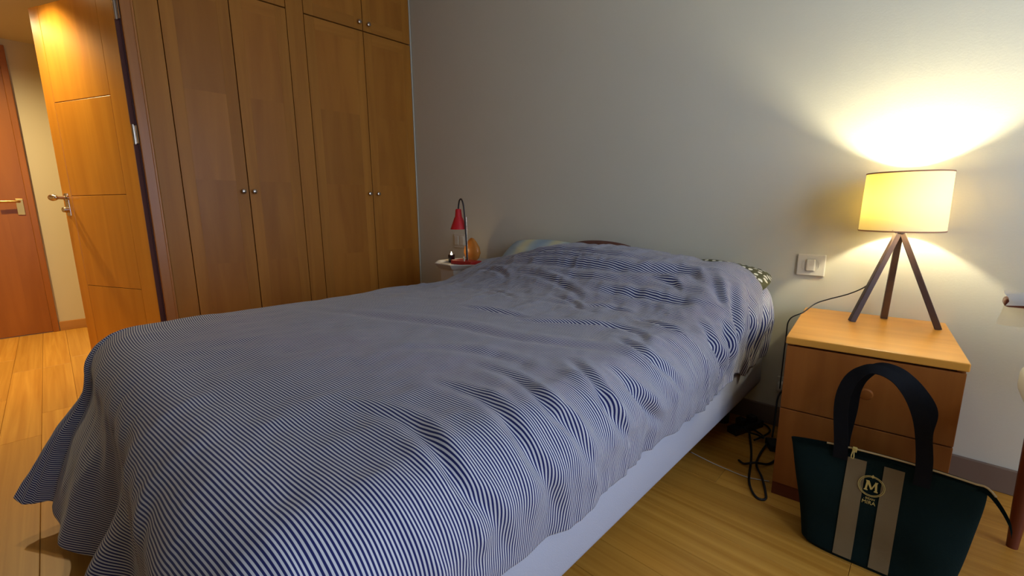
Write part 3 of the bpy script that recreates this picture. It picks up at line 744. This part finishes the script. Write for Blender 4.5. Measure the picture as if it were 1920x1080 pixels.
# throw folded over the armrest
tb = bmesh.new(); prev = None
prof = [(-.037, .690), (-.036, .698), (-.034, .708), (-.024, .719), (0, .722), (.024, .719), (.034, .705), (.038, .66), (.040, .62)]
g = []
for i in range(15):
    x = -.106+.5*i/14; row = []
    for k_, (py, pz) in enumerate(prof):
        wob = .006*math.sin(i*1.7+k_); row.append(tb.verts.new((x+(.006*math.sin(k_*1.3)), py+wob*.35*(1 if abs(py) > .03 else 0), pz+.004+abs(wob)*.6)))
    g.append(row)
for a, c in zip(g, g[1:]):
    for k_ in range(len(prof)-1): tb.faces.new((a[k_], a[k_+1], c[k_+1], c[k_]))
bmesh.ops.solidify(tb, geom=tb.faces[:], thickness=-.005)
th_ = obj('throw', tb, mat('white_cloth', (232, 228, 216), .9), None, (.262, 1.775, 0), 0, 'auto'); tag(th_, 'white cloth folded over the armrest at the right picture edge', 'cloth')

# ------------------------------------------------------------------ cables between bed and nightstand
def cable(name, pts, rad, m, label):
    o = obj(name, tube(smooth_path(pts, 8), rad, 8), m, None, None, 0, True); return tag(o, label, 'cable')
z = .005
cable('looped_cable', [(-.470, 1.93, .02), (-.43, 1.82, z), (-.402, 1.713, z), (-.376, 1.60, z), (-.348, 1.535, z), (-.322, 1.508, z), (-.304, 1.522, z), (-.314, 1.560, z+.002), (-.342, 1.625, .016), (-.380, 1.701, .014), (-.394, 1.80, .008), (-.392, 1.90, .016)], .004, M_black, 'black cable ending in a long narrow loop on the floor by the bedside cabinet')
cable('curved_cable', [(-.442, 1.705, z), (-.418, 1.690, z+.002), (-.385, 1.697, .022), (-.355, 1.745, z+.002), (-.340, 1.80, z), (-.335, 1.87, z)], .0042, M_black, 'short black cable curving across the looped cable on the floor')
cable('thin_white_cable', [(-.60, 1.64, .003), (-.52, 1.622, .003), (-.457, 1.615, .003), (-.387, 1.613, .003), (-.322, 1.64, .003)], .0018, M_plastic, 'thin pale cable lying on the floor near the bed')
cable('socket_cable', [(-.385, 1.93, .03), (-.39, 1.97, .08), (-.400, 2.03, .16), (-.392, 2.06, .19)], .0035, M_black, 'black cable rising from the adapter to the wall socket')
cable('tangled_cable', [(-.50, 1.95, .03), (-.47, 1.90, .035), (-.44, 1.93, .02), (-.41, 1.90, .03), (-.43, 1.96, .012), (-.48, 2.00, .010), (-.52, 2.05, .010), (-.46, 2.075, .010), (-.42, 2.04, .012), (-.41, 1.97, .02), (-.44, 1.89, .012)], .0038, M_black, 'tangled black cable heaped beside the power strip under the bed edge')
ps = thing('power_strip', 'black power strip lying on the floor under the bed edge', 'power strip', (-.500, 1.985, 0), math.radians(70))
obj('body', box(-.09, .09, -.024, .024, 0, .030, bev=.005), M_black, ps); obj('plug', box(-.05, -.015, -.017, .017, .030, .062, bev=.005), M_black, ps); obj('plug', box(.02, .055, -.017, .017, .030, .058, bev=.005), M_black, ps)
pa = thing('power_adapter', 'black power adapter on the floor against the bedside cabinet', 'adapter', (-.372, 1.90, 0), math.radians(30))
obj('body', box(-.022, .022, -.035, .035, 0, .028, bev=.005), M_black, pa); obj('cable_grip', lathe([(.006, -.052), (.008, -.034)], 10, (0, 0, .014), ax='y'), M_black, pa, smooth='auto')

# ------------------------------------------------------------------ recessed hall downlight and an added fill one
def downlight(loc, label, watts, cone):
    dl = thing('ceiling_downlight', label, 'light', loc, 0, 'recessed hall downlights')
    obj('ring', lathe([(.045, 0), (.045, -.004), (.034, -.004), (.034, 0)], 32, cap=False, close=True), M_steel, dl, smooth='auto')
    obj('lens', lathe([(.033, -.002), (.001, -.0021)], 24), emit('spot_lens', (1, .75, .38), 25), dl)
    hl = bpy.data.lights.new('downlight_beam', 'SPOT'); hl.energy = watts; hl.color = (1, .79, .42); hl.spot_size = math.radians(cone); hl.spot_blend = 1; hl.shadow_soft_size = .03
    hlo = bpy.data.objects.new('downlight_beam', hl); C.objects.link(hlo); hlo.parent = dl; hlo.location = (0, 0, -.012)
downlight((-3.50, -.01, 2.19), 'recessed warm spotlight in the hall ceiling close to the open door', HALL, 110)
downlight((-4.25, -.35, 2.19), 'unseen warm spotlight added in the hall ceiling to brighten the hall', HALL*2.0, 162)  # added lamp, gives the hall floor and wall general light
